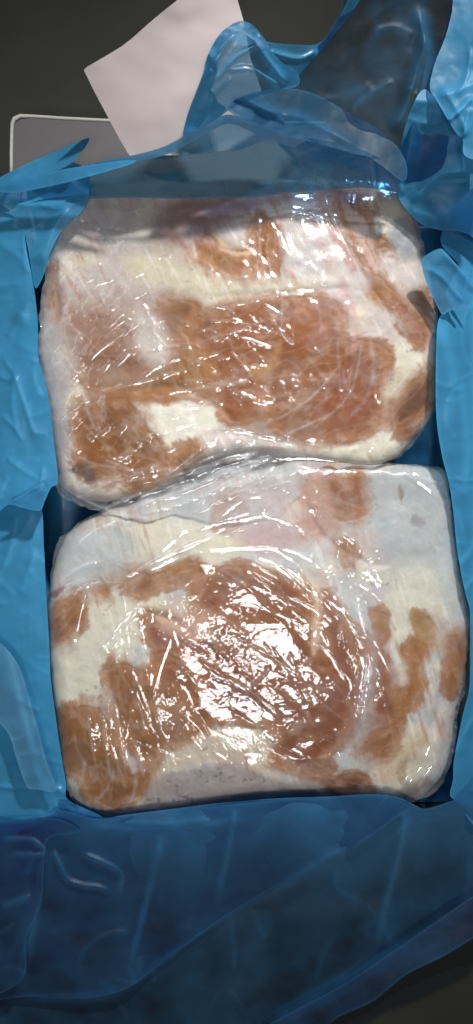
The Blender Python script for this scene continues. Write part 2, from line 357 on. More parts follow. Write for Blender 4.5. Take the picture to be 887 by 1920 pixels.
B_LEAN = [
 ([(610, 892), (631, 890), (652, 912), (659, 892), (677, 885), (693, 913), (706, 944), (693, 964), (662, 976), (636, 976), (615, 964), (606, 928)], (152, 92, 70)),
 ([(577, 957), (602, 955), (602, 985), (590, 1000), (580, 985)], (168, 108, 78)),
 ([(570, 906), (589, 906), (592, 935), (573, 935)], (164, 120, 84)),
 ([(642, 1019), (657, 1014), (664, 1037), (660, 1059), (645, 1053)], (160, 112, 76)),
 ([(412, 952), (440, 940), (452, 960), (440, 986), (414, 986)], (160, 108, 84)),
 ([(193, 1075), (213, 1059), (245, 1070), (234, 1086), (202, 1086)], (166, 134, 98)),
 ([(173, 1093), (190, 1087), (204, 1107), (198, 1119), (179, 1105)], (190, 142, 98)),
 ([(94, 1155), (120, 1130), (148, 1110), (154, 1147), (148, 1183), (122, 1205), (97, 1195)], (166, 110, 80)),
 ([(238, 1107), (254, 1081), (304, 1069), (355, 1052), (379, 1063), (376, 1087), (357, 1103), (325, 1098), (284, 1108), (262, 1118)], (164, 114, 74)),
 ([(386, 1081), (430, 1065), (481, 1067), (533, 1083), (574, 1104), (588, 1130), (592, 1170), (588, 1215), (610, 1220), (603, 1170), (601, 1130), (608, 1106), (626, 1119), (651, 1160), (684, 1201),
   (682, 1248), (676, 1300), (667, 1335), (636, 1398), (606, 1419), (617, 1447), (584, 1452), (543, 1442), (510, 1430), (520, 1395), (512, 1367), (470, 1354), (440, 1347), (400, 1312), (375, 1267),
   (352, 1240), (325, 1225), (284, 1205), (270, 1180), (276, 1150), (310, 1153), (350, 1160), (380, 1150), (362, 1125), (372, 1105)], (156, 90, 60)),
 ([(198, 1252), (218, 1245), (256, 1256), (300, 1270), (340, 1288), (367, 1310), (377, 1350), (350, 1382), (310, 1400), (285, 1430), (248, 1405), (225, 1350), (205, 1300)], (172, 118, 96)),
 ([(107, 1341), (132, 1328), (178, 1330), (206, 1356), (220, 1407), (244, 1456), (274, 1450), (276, 1480), (249, 1500), (218, 1510), (190, 1510), (167, 1495), (155, 1462), (127, 1449), (116, 1407), (108, 1371)], (166, 112, 76)),
 ([(593, 1479), (610, 1460), (626, 1471), (636, 1458), (657, 1453), (684, 1458), (688, 1488), (652, 1492), (605, 1492)], (112, 62, 44)),
 ([(702, 1145), (718, 1153), (726, 1181), (714, 1198), (704, 1172)], (178, 130, 108)),
 ([(708, 1203), (722, 1235), (735, 1275), (744, 1310), (754, 1345), (735, 1359), (718, 1345), (699, 1330), (695, 1290), (699, 1240)], (148, 84, 58)),
 ([(766, 1210), (787, 1204), (795, 1228), (787, 1262), (794, 1279), (780, 1313), (757, 1332), (747, 1306), (764, 1279), (770, 1250)], (170, 112, 60)),
 ([(841, 1199), (866, 1190), (876, 1203), (874, 1250), (861, 1268), (849, 1303), (832, 1288), (833, 1265), (844, 1247)], (142, 88, 58)),
 ([(678, 1405), (700, 1375), (740, 1358), (744, 1400), (722, 1420), (690, 1414)], (170, 116, 96)),
 ([(779, 1153), (800, 1158), (812, 1190), (796, 1200), (783, 1180)], (190, 150, 112)),
]
B_LEAN.append(([(296, 1222), (340, 1240), (375, 1270), (412, 1318), (432, 1342), (400, 1350), (375, 1362), (345, 1310), (300, 1272), (286, 1240)], (160, 98, 70)))
B_FAT = [
 ([(735, 1090), (742, 1050), (770, 1022), (800, 1020), (832, 1045), (847, 1090), (842, 1150), (800, 1180), (772, 1250), (745, 1282), (738, 1200), (720, 1150), (715, 1110)], (216, 212, 190), 7),
 ([(110, 1120), (180, 1115), (250, 1130), (270, 1160), (262, 1200), (240, 1240), (200, 1245), (198, 1300), (180, 1325), (105, 1330), (98, 1210), (140, 1190)], (220, 214, 190), 9),
 ([(280, 1440), (320, 1400), (380, 1350), (420, 1340), (470, 1360), (508, 1372), (516, 1400), (503, 1440), (520, 1458), (480, 1452), (440, 1432), (390, 1427), (330, 1442), (290, 1472)], (206, 186, 160), 7),
 ([(122, 1452), (150, 1450), (165, 1475), (172, 1502), (150, 1497), (128, 1470)], (214, 204, 178), 5),
 ([(220, 985), (320, 975), (420, 985), (480, 1020), (420, 1050), (330, 1040), (240, 1050), (180, 1030)], (216, 208, 178), 14),
 ([(730, 1390), (790, 1370), (815, 1400), (800, 1440), (750, 1480), (700, 1480), (715, 1440)], (214, 200, 168), 12),
]
B_MARK = [
 ([(400, 930), (520, 900), (600, 905), (620, 1000), (520, 1030), (430, 1010)], (180, 148, 138), 24, 0.6),
 ([(660, 1000), (740, 1000), (760, 1040), (700, 1060)], (184, 156, 146), 16, 0.5),
 ([(700, 880), (800, 885), (840, 960), (845, 1050), (740, 1060), (700, 1000)], (158, 166, 170), 24, 0.8),
 ([(120, 1010), (200, 985), (260, 1010), (230, 1070), (160, 1100), (110, 1080)], (172, 180, 184), 20, 0.7),
 ([(390, 1100), (470, 1090), (560, 1130), (570, 1200), (480, 1170), (400, 1130)], (160, 102, 62), 16, 0.6),
 ([(360, 1130), (420, 1150), (520, 1190), (500, 1200), (400, 1175), (350, 1150)], (188, 140, 112), 8, 0.5),
 ([(640, 1160), (650, 1160), (668, 1230), (660, 1240)], (186, 140, 106), 5, 0.6),
 ([(590, 1100), (602, 1104), (604, 1160), (592, 1230), (582, 1220), (588, 1160)], (200, 172, 146), 5, 0.8),
 ([(640, 1270), (700, 1262), (720, 1330), (690, 1400), (650, 1390), (660, 1330)], (160, 98, 70), 12, 0.5),
 ([(700, 1440), (760, 1400), (790, 1380), (790, 1400), (740, 1450), (710, 1470)], (190, 170, 140), 10, 0.5),
 ([(265, 1505), (300, 1462), (350, 1442), (440, 1434), (520, 1462), (592, 1472), (612, 1494), (500, 1500), (350, 1518), (280, 1520)], (150, 138, 136), 8, 0.85),
 ([(570, 870), (640, 866), (640, 890), (600, 900), (560, 900)], (170, 130, 128), 12, 0.5),
 ([(450, 990), (530, 985), (560, 1010), (520, 1040), (470, 1030)], (176, 144, 148), 14, 0.55),
 ([(88, 1114), (127, 1097), (108, 1117)], (120, 70, 90), 3, 0.7),
 ([(748, 916), (754, 918), (756, 940), (750, 942)], (120, 100, 70), 3, 0.8),
 ([(768, 975), (785, 968), (800, 975), (790, 990), (776, 984)], (130, 120, 128), 5, 0.75),
 ([(812, 1040), (850, 1035), (850, 1120), (835, 1150), (822, 1100)], (170, 182, 182), 8, 0.6),
 ([(700, 1100), (730, 1095), (740, 1110), (705, 1125)], (178, 168, 176), 8, 0.5),
 ([(620, 1230), (660, 1230), (660, 1330), (600, 1400), (560, 1380), (600, 1300)], (146, 78, 48), 18, 0.5),
 ([(380, 1270), (420, 1290), (480, 1300), (470, 1350), (420, 1330)], (120, 58, 44), 12, 0.5),
 ([(302, 1150), (350, 1165), (400, 1190), (396, 1202), (340, 1185), (300, 1170)], (206, 176, 158), 7, 0.6),
 ([(310, 1158), (380, 1150), (400, 1170), (360, 1215), (320, 1205), (300, 1180)], (190, 156, 140), 10, 0.6),
 ([(300, 1180), (360, 1210), (420, 1240), (350, 1225), (296, 1205)], (152, 84, 50), 6, 0.6),
 ([(745, 1440), (765, 1420), (760, 1460), (748, 1470)], (170, 128, 104), 6, 0.5),
 ([(740, 1480), (800, 1455), (812, 1470), (760, 1497)], (110, 86, 64), 6, 0.6),
]

def pigment(X, Y, base, fats, leans, marks, seed, fibre):
    wx = X + 10 * fbm(X / 26, Y / 26, seed, 5, .7); wy = Y + 10 * fbm(X / 26, Y / 26, seed + 9, 5, .6)
    C = np.zeros(X.shape + (3,)) + lin(base)
    mott = fbm(X / 70, Y / 60, seed + 2, 5, 0.6)
    C = C + (lin((212, 200, 172)) - C) * smooth(-0.1, 0.5, mott)[..., None] * 0.7
    C = C + (lin((182, 158, 152)) - C) * smooth(0.05, 0.55, fbm(X / 48, Y / 60, seed + 23, 5, 0.6))[..., None] * 0.6
    for poly, col, soft in fats:
        g_ = sum(col) / 3; col = tuple(0.96 * (0.68 * c_ + 0.32 * g_) for c_ in col); soft = soft * 1.6
        s = sdf(wx, wy, catmull(poly)); m = smooth(-soft, soft, s)[..., None]; C = C * (1 - m) + lin(col) * m
    # membranes and faint blood streaks running through the fat
    u, v = rot(X, Y, 62 if seed == 11 else 75); st = fbm(u / 55, v / 7, seed + 51, 4, .6); w_ = smooth(0.0, 0.5, fbm(X / 90, Y / 90, seed + 52, 3) + 0.12)
    C = C + (lin((176, 128, 112)) - C) * (smooth(0.10, 0.55, st) * w_ * 0.75)[..., None]
    C = C + (lin((228, 226, 218)) - C) * (smooth(0.15, 0.6, -st) * 0.5)[..., None]
    pit = smooth(0.42, 0.62, fbm(X / 9, Y / 8, seed + 53, 3)) * smooth(0.1, 0.5, fbm(X / 60, Y / 50, seed + 54, 2))
    C = C + (lin((140, 112, 104)) - C) * (pit * 0.6)[..., None]
    ids = np.full(X.shape, -1); f1 = fbm(X / 26, Y / 26, seed + 31, 4)
    for k, (poly, col) in enumerate(leans):
        s = sdf(wx, wy, catmull(poly)); soft = 4.5 + 17 * smooth(-0.2, 0.45, fbm(X / 55, Y / 55, seed + 61, 2))
        ang = fibre[k % len(fibre)]; u, v = rot(X, Y, ang)
        st = fbm(u / 46, v / 4.0, seed + k * 3, 4, .6); m = smooth(-soft, soft, s + 12 + 6 * f1 + 9 * fbm(u / 34, v / 7, seed + k, 3)); m = 0.74 * m + 0.26 * smooth(-24, 18, s + 8 * f1 + 12 * st); lump = fbm(X / 38, Y / 38, seed + k, 3)
        col = (col[0] * .77, col[1] * .74, col[2] * .49); c = lin(col) * (1.0 + 0.17 * st + 0.20 * lump)[..., None]
        vein = smooth(0.74, 0.98, 1 - np.abs(fbm(u / 80, v / 24, seed + 70 + k, 3)) * 2.2)   # thin seams of fat
        c = c + (lin((200, 170, 138)) - c) * (vein * 0.18 * smooth(0, 12, s))[..., None]
        c = c + (lin((172, 118, 76)) - c) * (0.45 * smooth(24 + 10 * lump, 0, s))[..., None]
        c = c + (lin((196, 172, 160)) - c) * (smooth(0.12, 0.6, fbm(X / 20, Y / 20, seed + 90 + k, 4)) * 0.22)[..., None]  # frost bloom
        m = m[..., None]; C = C * (1 - m) + c * m
        ids = np.where(s > -1, k, ids)
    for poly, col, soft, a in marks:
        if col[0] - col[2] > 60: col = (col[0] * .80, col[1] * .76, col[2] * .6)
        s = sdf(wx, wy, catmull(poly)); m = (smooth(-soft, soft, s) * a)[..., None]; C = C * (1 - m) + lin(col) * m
    return np.clip(C * 0.80, 0.005, 0.9), ids

def build_block(root, out, zf, fats, leans, marks, base, seed, fibre, extra=None):
    X, Y, F, s = grid_cells(out, 2.0)
    C, ids = pigment(X, Y, base, fats, leans, marks, seed, fibre)
    if extra: C = extra(X, Y, C)
    z = zf(X, Y, np.maximum(s, 0)) - 0.0007 * (ids >= 0)
    V = np.stack(P(X, Y, z), -1)
    Nn = vnormals(V, F)
    fid = ids[F].max(1)
    def part(name, sel, extra_side=False, label=None):
        f = F[sel]
        if not len(f): return
        u, inv = np.unique(f.ravel(), return_inverse=True); f = inv.reshape(f.shape)
        v = V[u]; n = Nn[u]; c = C[u]
        if extra_side:                  # the block's sides, straight down to the bag's bottom
            be = border_edges(F); bu, bi = np.unique(be.ravel(), return_inverse=True); be = bi.reshape(be.shape)
            v2 = V[bu].copy(); v3 = v2.copy(); v3[:, 2] = 0.02
            k0 = len(v); v = np.r_[v, v2, v3]; n2 = Nn[bu].copy(); n3 = n2.copy(); n3[:, 2] = 0; n3 /= np.linalg.norm(n3, axis=1)[:, None] + 1e-9
            n = np.r_[n, n2, n3]; c = np.r_[c, C[bu], C[bu] * 0.8]; m = len(bu)
            f = np.r_[f, np.c_[be[:, 1] + k0, be[:, 0] + k0, be[:, 0] + k0 + m, be[:, 1] + k0 + m]]
        o = mesh_obj(name, v, f, M_MEAT, root, {'pigment': c}, normals=n)
        if label: o['label'] = label
    part('fat_cover', fid < 0, True)
    for k in range(len(leans)): part('lean_muscle', fid == k)

def specks(X, Y, C):
    s = sdf(X, Y, catmull([m for m in B_MARK if m[1] == (150, 138, 136)][0][0])); d = smooth(0.10, 0.42, fbm(X / 9, Y / 7, 5, 4, .7)) * smooth(0, 12, s) * smooth(-0.3, 0.4, fbm(X / 40, Y / 20, 8, 2))
    C = C + (lin((72, 66, 72)) - C) * (d * 0.8)[..., None]
    return C

rA = thing('frozen_meat_block', 'upper shrink-wrapped block of frozen meat, under the greyish blue plastic fold at its top edge', 'frozen meat', P(445, 610, 0.02))
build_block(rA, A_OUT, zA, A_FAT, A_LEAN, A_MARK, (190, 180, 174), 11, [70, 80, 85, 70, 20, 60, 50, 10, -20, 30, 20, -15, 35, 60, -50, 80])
rB = thing('frozen_meat_block', 'lower shrink-wrapped block of frozen meat with broad glare and a frosty grey speckled bottom edge', 'frozen meat', P(470, 1240, 0.02))
build_block(rB, B_OUT, zB, B_FAT, B_LEAN, B_MARK, (178, 180, 180), 57, [20, 80, 80, 70, 60, -20, 40, -40, -25, 25, 80, 80, 10, 70, 70, 75, 75, -30, 60], specks)

rA['group'] = rB['group'] = 'shrink-wrapped frozen meat blocks lying in the lined carton'

# ------------------------------------------------------------------ clear wrap over each block
def ridge_field(X, Y, lines, k=1.0, kw=1.0):
    z = np.zeros(X.shape); hz = np.zeros(X.shape)
    for pts, amp, w in lines:
        amp *= k; w *= kw; c = catmull(pts, 4, False); m = w * 7
        sel = (X > c[:, 0].min() - m) & (X < c[:, 0].max() + m) & (Y > c[:, 1].min() - m) & (Y < c[:, 1].max() + m)
        if not sel.any(): continue
        d, t = linedist(X[sel], Y[sel], c); e = smooth(0, 0.15, t) * smooth(1, 0.85, t)
        z[sel] += amp * np.exp(-np.sqrt((d / w) ** 2 + 0.15)) * e
        hz[sel] = np.maximum(hz[sel], np.exp(-(d / (w * 1.1)) ** 2) * e * min(1, amp / 0.001))
    return z, hz

def crumple(X, Y, seed, sc=26.0):     # creased foil-like relief
    r = 0; a = 1; t = 0
    for i, ang in enumerate((17, 71, 128, 160)):
        u, v = rot(X, Y, ang); k = sc / (1.45 ** i)
        n = vn(u / k + 0.4 * vn(v / k, u / k, seed + 40), v / (k * 1.7), seed + i * 7)
        r = r + a * (1 - np.abs(n) * 2); t += a; a *= 0.7
    return r / t

def blobs(X, Y, lst):
    r = 0
    for cx, cy, rx, ry, ang, a in lst:
        u, v = rot(X - cx, Y - cy, ang); r = np.maximum(r, a * np.exp(-((u / rx) ** 2 + (v / ry) ** 2)))
    return r

A_RIDGE = [
 ([(640, 680), (605, 725), (574, 753), (545, 772), (523, 784), (487, 794)], .0016, 5), ([(682, 620), (677, 650), (670, 691), (659, 732), (636, 763), (605, 789), (579, 812)], .0016, 5),
 ([(636, 762), (615, 779), (559, 805), (507, 831)], .0016, 5), ([(425, 576), (476, 564), (530, 553), (600, 545)], .0015, 5), ([(555, 478), (590, 513), (612, 540)], .0014, 4),
 ([(604, 360), (625, 410), (646, 454), (674, 512), (700, 560)], .0018, 5), ([(190, 735), (264, 716), (325, 700)], .0012, 4), ([(285, 751), (325, 736), (380, 728), (450, 716), (490, 712)], .0015, 4),
 ([(160, 750), (167, 780), (180, 805), (200, 812)], .0014, 5), ([(195, 862), (230, 875), (252, 885)], .0016, 5), ([(196, 872), (220, 885), (248, 896)], .0012, 4), ([(250, 800), (262, 820), (284, 828)], .0012, 4),
 ([(352, 868), (385, 835), (426, 808), (480, 800)], .0018, 5), ([(300, 905), (330, 880), (370, 850)], .0016, 5), ([(340, 875), (380, 865), (405, 858)], .0014, 4),
 ([(230, 960), (330, 925), (430, 890), (515, 862)], .0022, 6), ([(250, 968), (350, 940), (450, 902), (530, 880)], .002, 5), ([(300, 900), (400, 872), (500, 852)], .0018, 5), ([(340, 885), (420, 850), (500, 835), (560, 845)], .002, 6),
 ([(360, 965), (430, 930), (520, 890)], .002, 5), ([(420, 925), (480, 918), (555, 900)], .0016, 4), ([(370, 955), (400, 920), (470, 880), (520, 856)], .002, 5),
 ([(262, 560), (285, 600), (300, 660), (312, 700)], .0018, 5), ([(330, 600), (350, 640), (375, 690)], .0012, 5), ([(215, 690), (245, 650), (262, 620)], .0016, 4), ([(225, 500), (240, 495), (255, 492)], .0012, 4),
 ([(140, 525), (160, 520), (178, 523)], .0012, 3), ([(102, 500), (108, 498), (118, 496)], .001, 3), ([(370, 600), (450, 605), (520, 625), (560, 650)], .0016, 4), ([(380, 640), (440, 622), (500, 600)], .0014, 4),
 ([(430, 655), (468, 700), (475, 720)], .0012, 4), ([(390, 720), (430, 725), (465, 715)], .0012, 4), ([(120, 690), (150, 700), (166, 730)], .0016, 4), ([(128, 780), (135, 760), (145, 740), (160, 735)], .0015, 4),
 ([(484, 400), (488, 450), (480, 520)], .0012, 5), ([(522, 420), (530, 520), (526, 640)], .0012, 6), ([(560, 400), (600, 500), (640, 560), (690, 620)], .0010, 6), ([(120, 440), (170, 420), (260, 430)], .0010, 6),
 ([(110, 905), (150, 935), (220, 962), (300, 975)], .0018, 6), ([(140, 850), (170, 868), (230, 880), (300, 900)], .0014, 5), ([(690, 620), (700, 680), (690, 740), (640, 800)], .0010, 7), ([(430, 800), (520, 822), (620, 838), (700, 835)], .0014, 6)]
B_RIDGE = [
 ([(850, 1360), (842, 1410), (822, 1462)], .003, 6), ([(835, 1370), (815, 1430), (780, 1482)], .0026, 6), ([(812, 1390), (790, 1440), (752, 1492)], .0022, 6), ([(100, 1100), (140, 1070), (190, 1050)], .002, 6),
 ([(98, 1130), (130, 1100), (170, 1085)], .0018, 5), ([(770, 880), (800, 900), (838, 905)], .002, 6), ([(740, 876), (790, 905), (845, 950)], .0018, 6), ([(120, 1500), (150, 1470), (160, 1420)], .002, 6), ([(160, 1520), (200, 1480), (215, 1440)], .002, 6), ([(230, 1525), (250, 1490), (255, 1450)], .0016, 6),
 ([(222, 1092), (274, 1061), (335, 1031), (410, 996)], .0018, 5), ([(250, 1085), (310, 1052), (375, 1033), (450, 1026), (528, 1026), (600, 1057), (655, 1080)], .0016, 5), ([(480, 1043), (533, 1060), (588, 1106)], .0015, 4),
 ([(636, 996), (672, 1021), (716, 1073)], .0018, 5), ([(612, 1098), (646, 1140), (667, 1176), (698, 1212)], .0020, 5), ([(655, 1084), (698, 1109), (722, 1140)], .0018, 5), ([(163, 1250), (203, 1198), (233, 1158), (250, 1140)], .0018, 4),
 ([(180, 1240), (225, 1195), (275, 1172)], .0018, 5), ([(172, 1250), (210, 1190), (262, 1155)], .0016, 4), ([(330, 1240), (352, 1262), (372, 1292)], .0018, 5), ([(372, 1236), (410, 1262), (455, 1288), (490, 1310)], .0020, 5),
 ([(425, 1183), (476, 1212), (530, 1245), (560, 1270)], .0018, 5), ([(468, 1292), (490, 1270), (510, 1246)], .0020, 4), ([(458, 1286), (495, 1320), (530, 1350)], .0018, 5), ([(540, 1215), (556, 1260), (590, 1330)], .0014, 5),
 ([(166, 1330), (170, 1380), (182, 1450)], .0018, 5), ([(192, 1340), (198, 1400), (208, 1465)], .0018, 5), ([(215, 1320), (225, 1380), (238, 1460)], .0018, 5), ([(250, 1390), (262, 1420), (270, 1460)], .0016, 5), ([(288, 1300), (296, 1340), (306, 1390)], .0018, 5),
 ([(255, 1290), (262, 1330), (275, 1380)], .0014, 5), ([(240, 1385), (280, 1402), (330, 1420)], .0016, 4), ([(350, 1292), (340, 1330), (300, 1370)], .0014, 5), ([(360, 1310), (330, 1375), (280, 1440)], .0014, 5),
 ([(705, 1210), (695, 1260), (688, 1310), (676, 1370)], .0030, 8), ([(690, 1215), (682, 1290), (668, 1360)], .0020, 5), ([(802, 1215), (812, 1235), (806, 1260)], .0012, 4), ([(806, 1008), (815, 1025), (830, 1034)], .0016, 4),
 ([(640, 1000), (665, 1010), (690, 1040)], .0014, 4), ([(560, 985), (580, 1010), (600, 1060), (640, 1075)], .0018, 5), ([(548, 975), (575, 1005), (590, 1030)], .0016, 4), ([(600, 1080), (660, 1075), (740, 1060)], .0016, 7),
 ([(320, 1000), (420, 980), (520, 960)], .0012, 6), ([(400, 1090), (480, 1100), (560, 1140)], .0010, 5), ([(480, 1120), (520, 1150), (575, 1170)], .0014, 4), ([(350, 1130), (420, 1160), (480, 1200)], .0012, 5),
 ([(845, 1380), (830, 1430), (805, 1470)], .0020, 5), ([(790, 1400), (770, 1450), (740, 1490)], .0014, 6), ([(600, 1110), (604, 1150), (590, 1200)], .0016, 4), ([(820, 880), (835, 910), (842, 960)], .0016, 4), ([(690, 1070), (730, 1120), (745, 1160)], .0010, 6),
 ([(640, 1290), (690, 1330), (720, 1350)], .0010, 5), ([(130, 1130), (160, 1100), (220, 1090)], .0012, 5)]

A_CR = [(280, 620, 45, 60, 0, 1.0), (540, 715, 50, 30, 0, 1.0), (135, 690, 40, 50, 0, 1.0), (450, 620, 100, 40, 0, .9), (170, 520, 70, 50, 0, .7), (220, 620, 80, 60, 0, .8), (430, 700, 60, 40, 0, .8),
        (230, 830, 70, 60, 30, .75), (400, 890, 160, 40, -20, .8), (345, 790, 70, 40, 0, .35), (600, 500, 40, 50, 0, .35), (660, 720, 40, 30, 0, .5), (445, 470, 60, 40, 0, .4), (140, 800, 30, 90, 0, .7)]
B_CR = [(450, 1395, 90, 45, 0, .7), (470, 1270, 150, 80, 25, .6), (560, 1300, 70, 60, 0, .55), (240, 1360, 100, 80, 0, .9), (400, 1200, 120, 60, 25, .8), (640, 1060, 100, 60, 30, .6), (520, 1130, 90, 50, 20, .55), (690, 1220, 50, 120, 0, .55), (500, 960, 120, 50, 0, .6), (240, 1170, 60, 50, 0, .6)]

zAf = zA(GX, GY, np.maximum(sdf(GX, GY, A_OUT), 0)); zBf = zB(GX, GY, np.maximum(sdf(GX, GY, B_OUT), 0))
def sample(field, X, Y):
    fx = np.clip((X - gx[0]) / 2, 0, len(gx) - 1.001); fy = np.clip((Y - gy[0]) / 2, 0, len(gy) - 1.001)
    ix = fx.astype(int); iy = fy.astype(int); fx -= ix; fy -= iy
    return (field[iy, ix] * (1 - fx) + field[iy, ix + 1] * fx) * (1 - fy) + (field[iy + 1, ix] * (1 - fx) + field[iy + 1, ix + 1] * fx) * fy

def wrap(root, out, field, ridges, cr, seed, haze_extra, fan):
    X, Y, F, s = grid_cells(rough_outline(catmull(out, 8), seed, 6.0), 1.4)
    z = sample(field, X, Y) + 0.0035
    sk = [r_ for r_ in ridges if seed == 21 and min(p_[1] for p_ in r_[0]) > 828]; ot = [r_ for r_ in ridges if r_ not in sk]
    rz, hz = ridge_field(X, Y, ot, 0.75 if seed == 21 else 0.6, 0.5)
    if sk:
        rs = np.random.RandomState(5)
        for i in range(26):               # the gathered hem where the film bunches between the blocks
            x0 = rs.uniform(130, 470); y0 = 955 - (x0 - 130) * .16 + rs.uniform(-45, 12); L_ = rs.uniform(50, 140); a_ = math.radians(-20 + rs.normal() * 7)
            sk.append(([(x0, y0), (x0 + L_ * .5 * math.cos(a_), y0 + L_ * .5 * math.sin(a_) + rs.uniform(-6, 6)), (x0 + L_ * math.cos(a_), y0 + L_ * math.sin(a_))], rs.uniform(.0008, .002), rs.uniform(4, 7)))
        r3, h3 = ridge_field(X, Y, sk, 1.0, 0.55); rz = rz + r3; hz = np.maximum(hz, h3 * 1.3)
    c = blobs(X, Y, cr)
    rng = np.random.RandomState(seed); sm_ = []
    for i in range(210 if seed == 21 else 95):
        k = rng.randint(len(cr)); cx, cy, rx, ry, an, a_ = cr[k]
        px = cx + rng.normal() * rx * .9; py = cy + rng.normal() * ry * .9
        an = fan(px, py) + rng.normal() * 14; L = rng.uniform(10, 46) * (1.0 if seed == 21 else 1.9); b = rng.normal() * (.22 if seed == 21 else .08)
        q = [(px + t_ * L * math.cos(math.radians(an)) - b * t_ * t_ * L * math.sin(math.radians(an)), py + t_ * L * math.sin(math.radians(an)) + b * t_ * t_ * L * math.cos(math.radians(an))) for t_ in (-1, -.3, .4, 1)]
        sm_.append((q, rng.uniform(.0005, .0014), rng.uniform(1.6, 2.8)))
    rz2, hz2 = ridge_field(X, Y, sm_); rz = rz + rz2; hz = np.maximum(hz, 0.5 * hz2)
    z = z + rz * 1.0 + (0.00040 * c + 0.00080 * c ** 4 + 0.00010) * crumple(X, Y, seed, 20.0) + 0.00030 * c * crumple(X, Y, seed + 5, 8.0)
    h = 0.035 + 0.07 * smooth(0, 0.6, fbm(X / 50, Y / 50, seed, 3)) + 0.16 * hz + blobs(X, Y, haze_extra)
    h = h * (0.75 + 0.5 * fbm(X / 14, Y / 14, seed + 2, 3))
    V = np.stack(P(X, Y, z), -1)
    be = border_edges(F); bu, bi = np.unique(be.ravel(), return_inverse=True); be = bi.reshape(be.shape)
    v3 = V[bu].copy(); v3[:, 2] -= 0.02; v3[:, :2] -= (v3[:, :2] - V[:, :2].mean(0)) * 0.01; k0 = len(V); fs = np.c_[bu[be[:, 1]], bu[be[:, 0]], be[:, 0] + k0, be[:, 1] + k0]
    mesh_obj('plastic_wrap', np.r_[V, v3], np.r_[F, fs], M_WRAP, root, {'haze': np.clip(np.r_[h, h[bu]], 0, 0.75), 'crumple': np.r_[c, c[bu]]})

fa = np.maximum(zAf, zBf - 0.001); fa = gauss(np.maximum(gauss(fa, 9.0), fa), 3.0)
WA = [(116, 350), (104, 400), (92, 460), (80, 530), (73, 600), (72, 660), (80, 740), (90, 820), (98, 885), (108, 925), (150, 945), (200, 962), (270, 978), (330, 968), (420, 982), (520, 966), (560, 930), (600, 880),
      (700, 874), (748, 856), (784, 818), (812, 778), (822, 720), (824, 650), (821, 590), (810, 530), (796, 470), (780, 408), (758, 360), (730, 341), (560, 334), (300, 340), (160, 342)]
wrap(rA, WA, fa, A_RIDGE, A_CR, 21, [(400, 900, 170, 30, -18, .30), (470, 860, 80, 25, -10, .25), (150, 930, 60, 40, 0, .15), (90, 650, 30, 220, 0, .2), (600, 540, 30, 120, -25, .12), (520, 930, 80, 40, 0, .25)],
     lambda x, y: -22 if y > 830 else (-60 + 0.25 * (x - 100)) % 180)
fb = gauss(np.maximum(gauss(zBf, 9.0), zBf), 3.0)
WB = [tuple(p) for p in (np.array([(150, 980), (200, 955), (300, 925), (420, 890), (520, 868), (560, 860), (700, 864), (790, 871), (832, 880), (846, 940), (855, 1000), (861, 1060),
                 (870, 1110), (878, 1150), (880, 1210), (873, 1280), (859, 1340), (851, 1400), (836, 1460), (795, 1497), (740, 1502), (640, 1498), (560, 1496), (450, 1504), (350, 1518),
                 (260, 1530), (203, 1534), (147, 1511), (118, 1466), (108, 1400), (98, 1320), (91, 1240), (88, 1170), (92, 1100), (100, 1048), (118, 1005)]))]
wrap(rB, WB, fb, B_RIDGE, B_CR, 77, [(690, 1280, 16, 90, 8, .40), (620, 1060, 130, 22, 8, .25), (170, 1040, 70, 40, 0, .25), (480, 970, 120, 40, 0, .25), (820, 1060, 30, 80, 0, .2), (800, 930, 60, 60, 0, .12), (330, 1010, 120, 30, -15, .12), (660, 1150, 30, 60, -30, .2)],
     lambda x, y: -35 if y < 1060 and x < 480 else (75 if x < 340 else (38 if x < 620 else 68)))

# ------------------------------------------------------------------ carton
def box(name, x0, x1, y0, y1, z0, z1, mat, parent, rotz=0):
    v = [(x, y, z) for z in (z0, z1) for x, y in ((x0, y0), (x1, y0), (x1, y1), (x0, y1))]
    f = [(3, 2, 1, 0), (4, 5, 6, 7), (0, 1, 5, 4), (1, 2, 6, 5), (2, 3, 7, 6), (3, 0, 4, 7)]
    return mesh_obj(name, v, f, mat, parent, smooth_=False)
xL, xR = P(50, 0, .11)[0], P(880, 0, .11)[0]; yT, yB = P(0, 335, .11)[1], P(0, 1530, .11)[1]
rc = thing('carton', 'open carton lined with blue plastic, grey flap with pale rim showing at upper left', 'carton', ((xL + xR) / 2, (yT + yB) / 2, 0.001))
t = 0.004
box('carton_bottom', xL, xR, yB, yT, 0.002, 0.008, M_WALL, rc)
box('carton_wall', xL - t, xL, yB - t, yT + t, 0.002, 0.112, M_WALL, rc); box('carton_wall', xR, xR + t, yB - t, yT + t, 0.002, 0.112, M_WALL, rc)
box('carton_wall', xL, xR, yT, yT + t, 0.002, 0.100, M_CARD, rc); box('carton_wall', xL, xR, yB - t, yB, 0.002, 0.100, M_CARD, rc)
# side flaps folded outwards
def slab(name, quad, th, mat, parent, label=None):
    q = np.array(quad, float); b = q.copy(); b[:, 2] -= th
    v = np.r_[q, b]; n = len(q)
    f = [tuple(range(n)), tuple(range(2 * n - 1, n - 1, -1))] + [(i, i + n, (i + 1) % n + n, (i + 1) % n) for i in range(n)]
    o = mesh_obj(name, v, f, mat, parent, smooth_=False)
    if label: o['label'] = label
    return o
slab('side_flap', [(xL - t - .13, yB, .070), (xL - t - .002, yB, .112), (xL - t - .002, yT, .112), (xL - t - .13, yT - .01, .070)], .003, M_WALL, rc)
slab('end_flap', [(xL, yB - t - .03, .004), (xR, yB - t - .03, .004), (xR, yB - t - .002, .110), (xL, yB - t - .002, .110)], .003, M_CARD, rc)
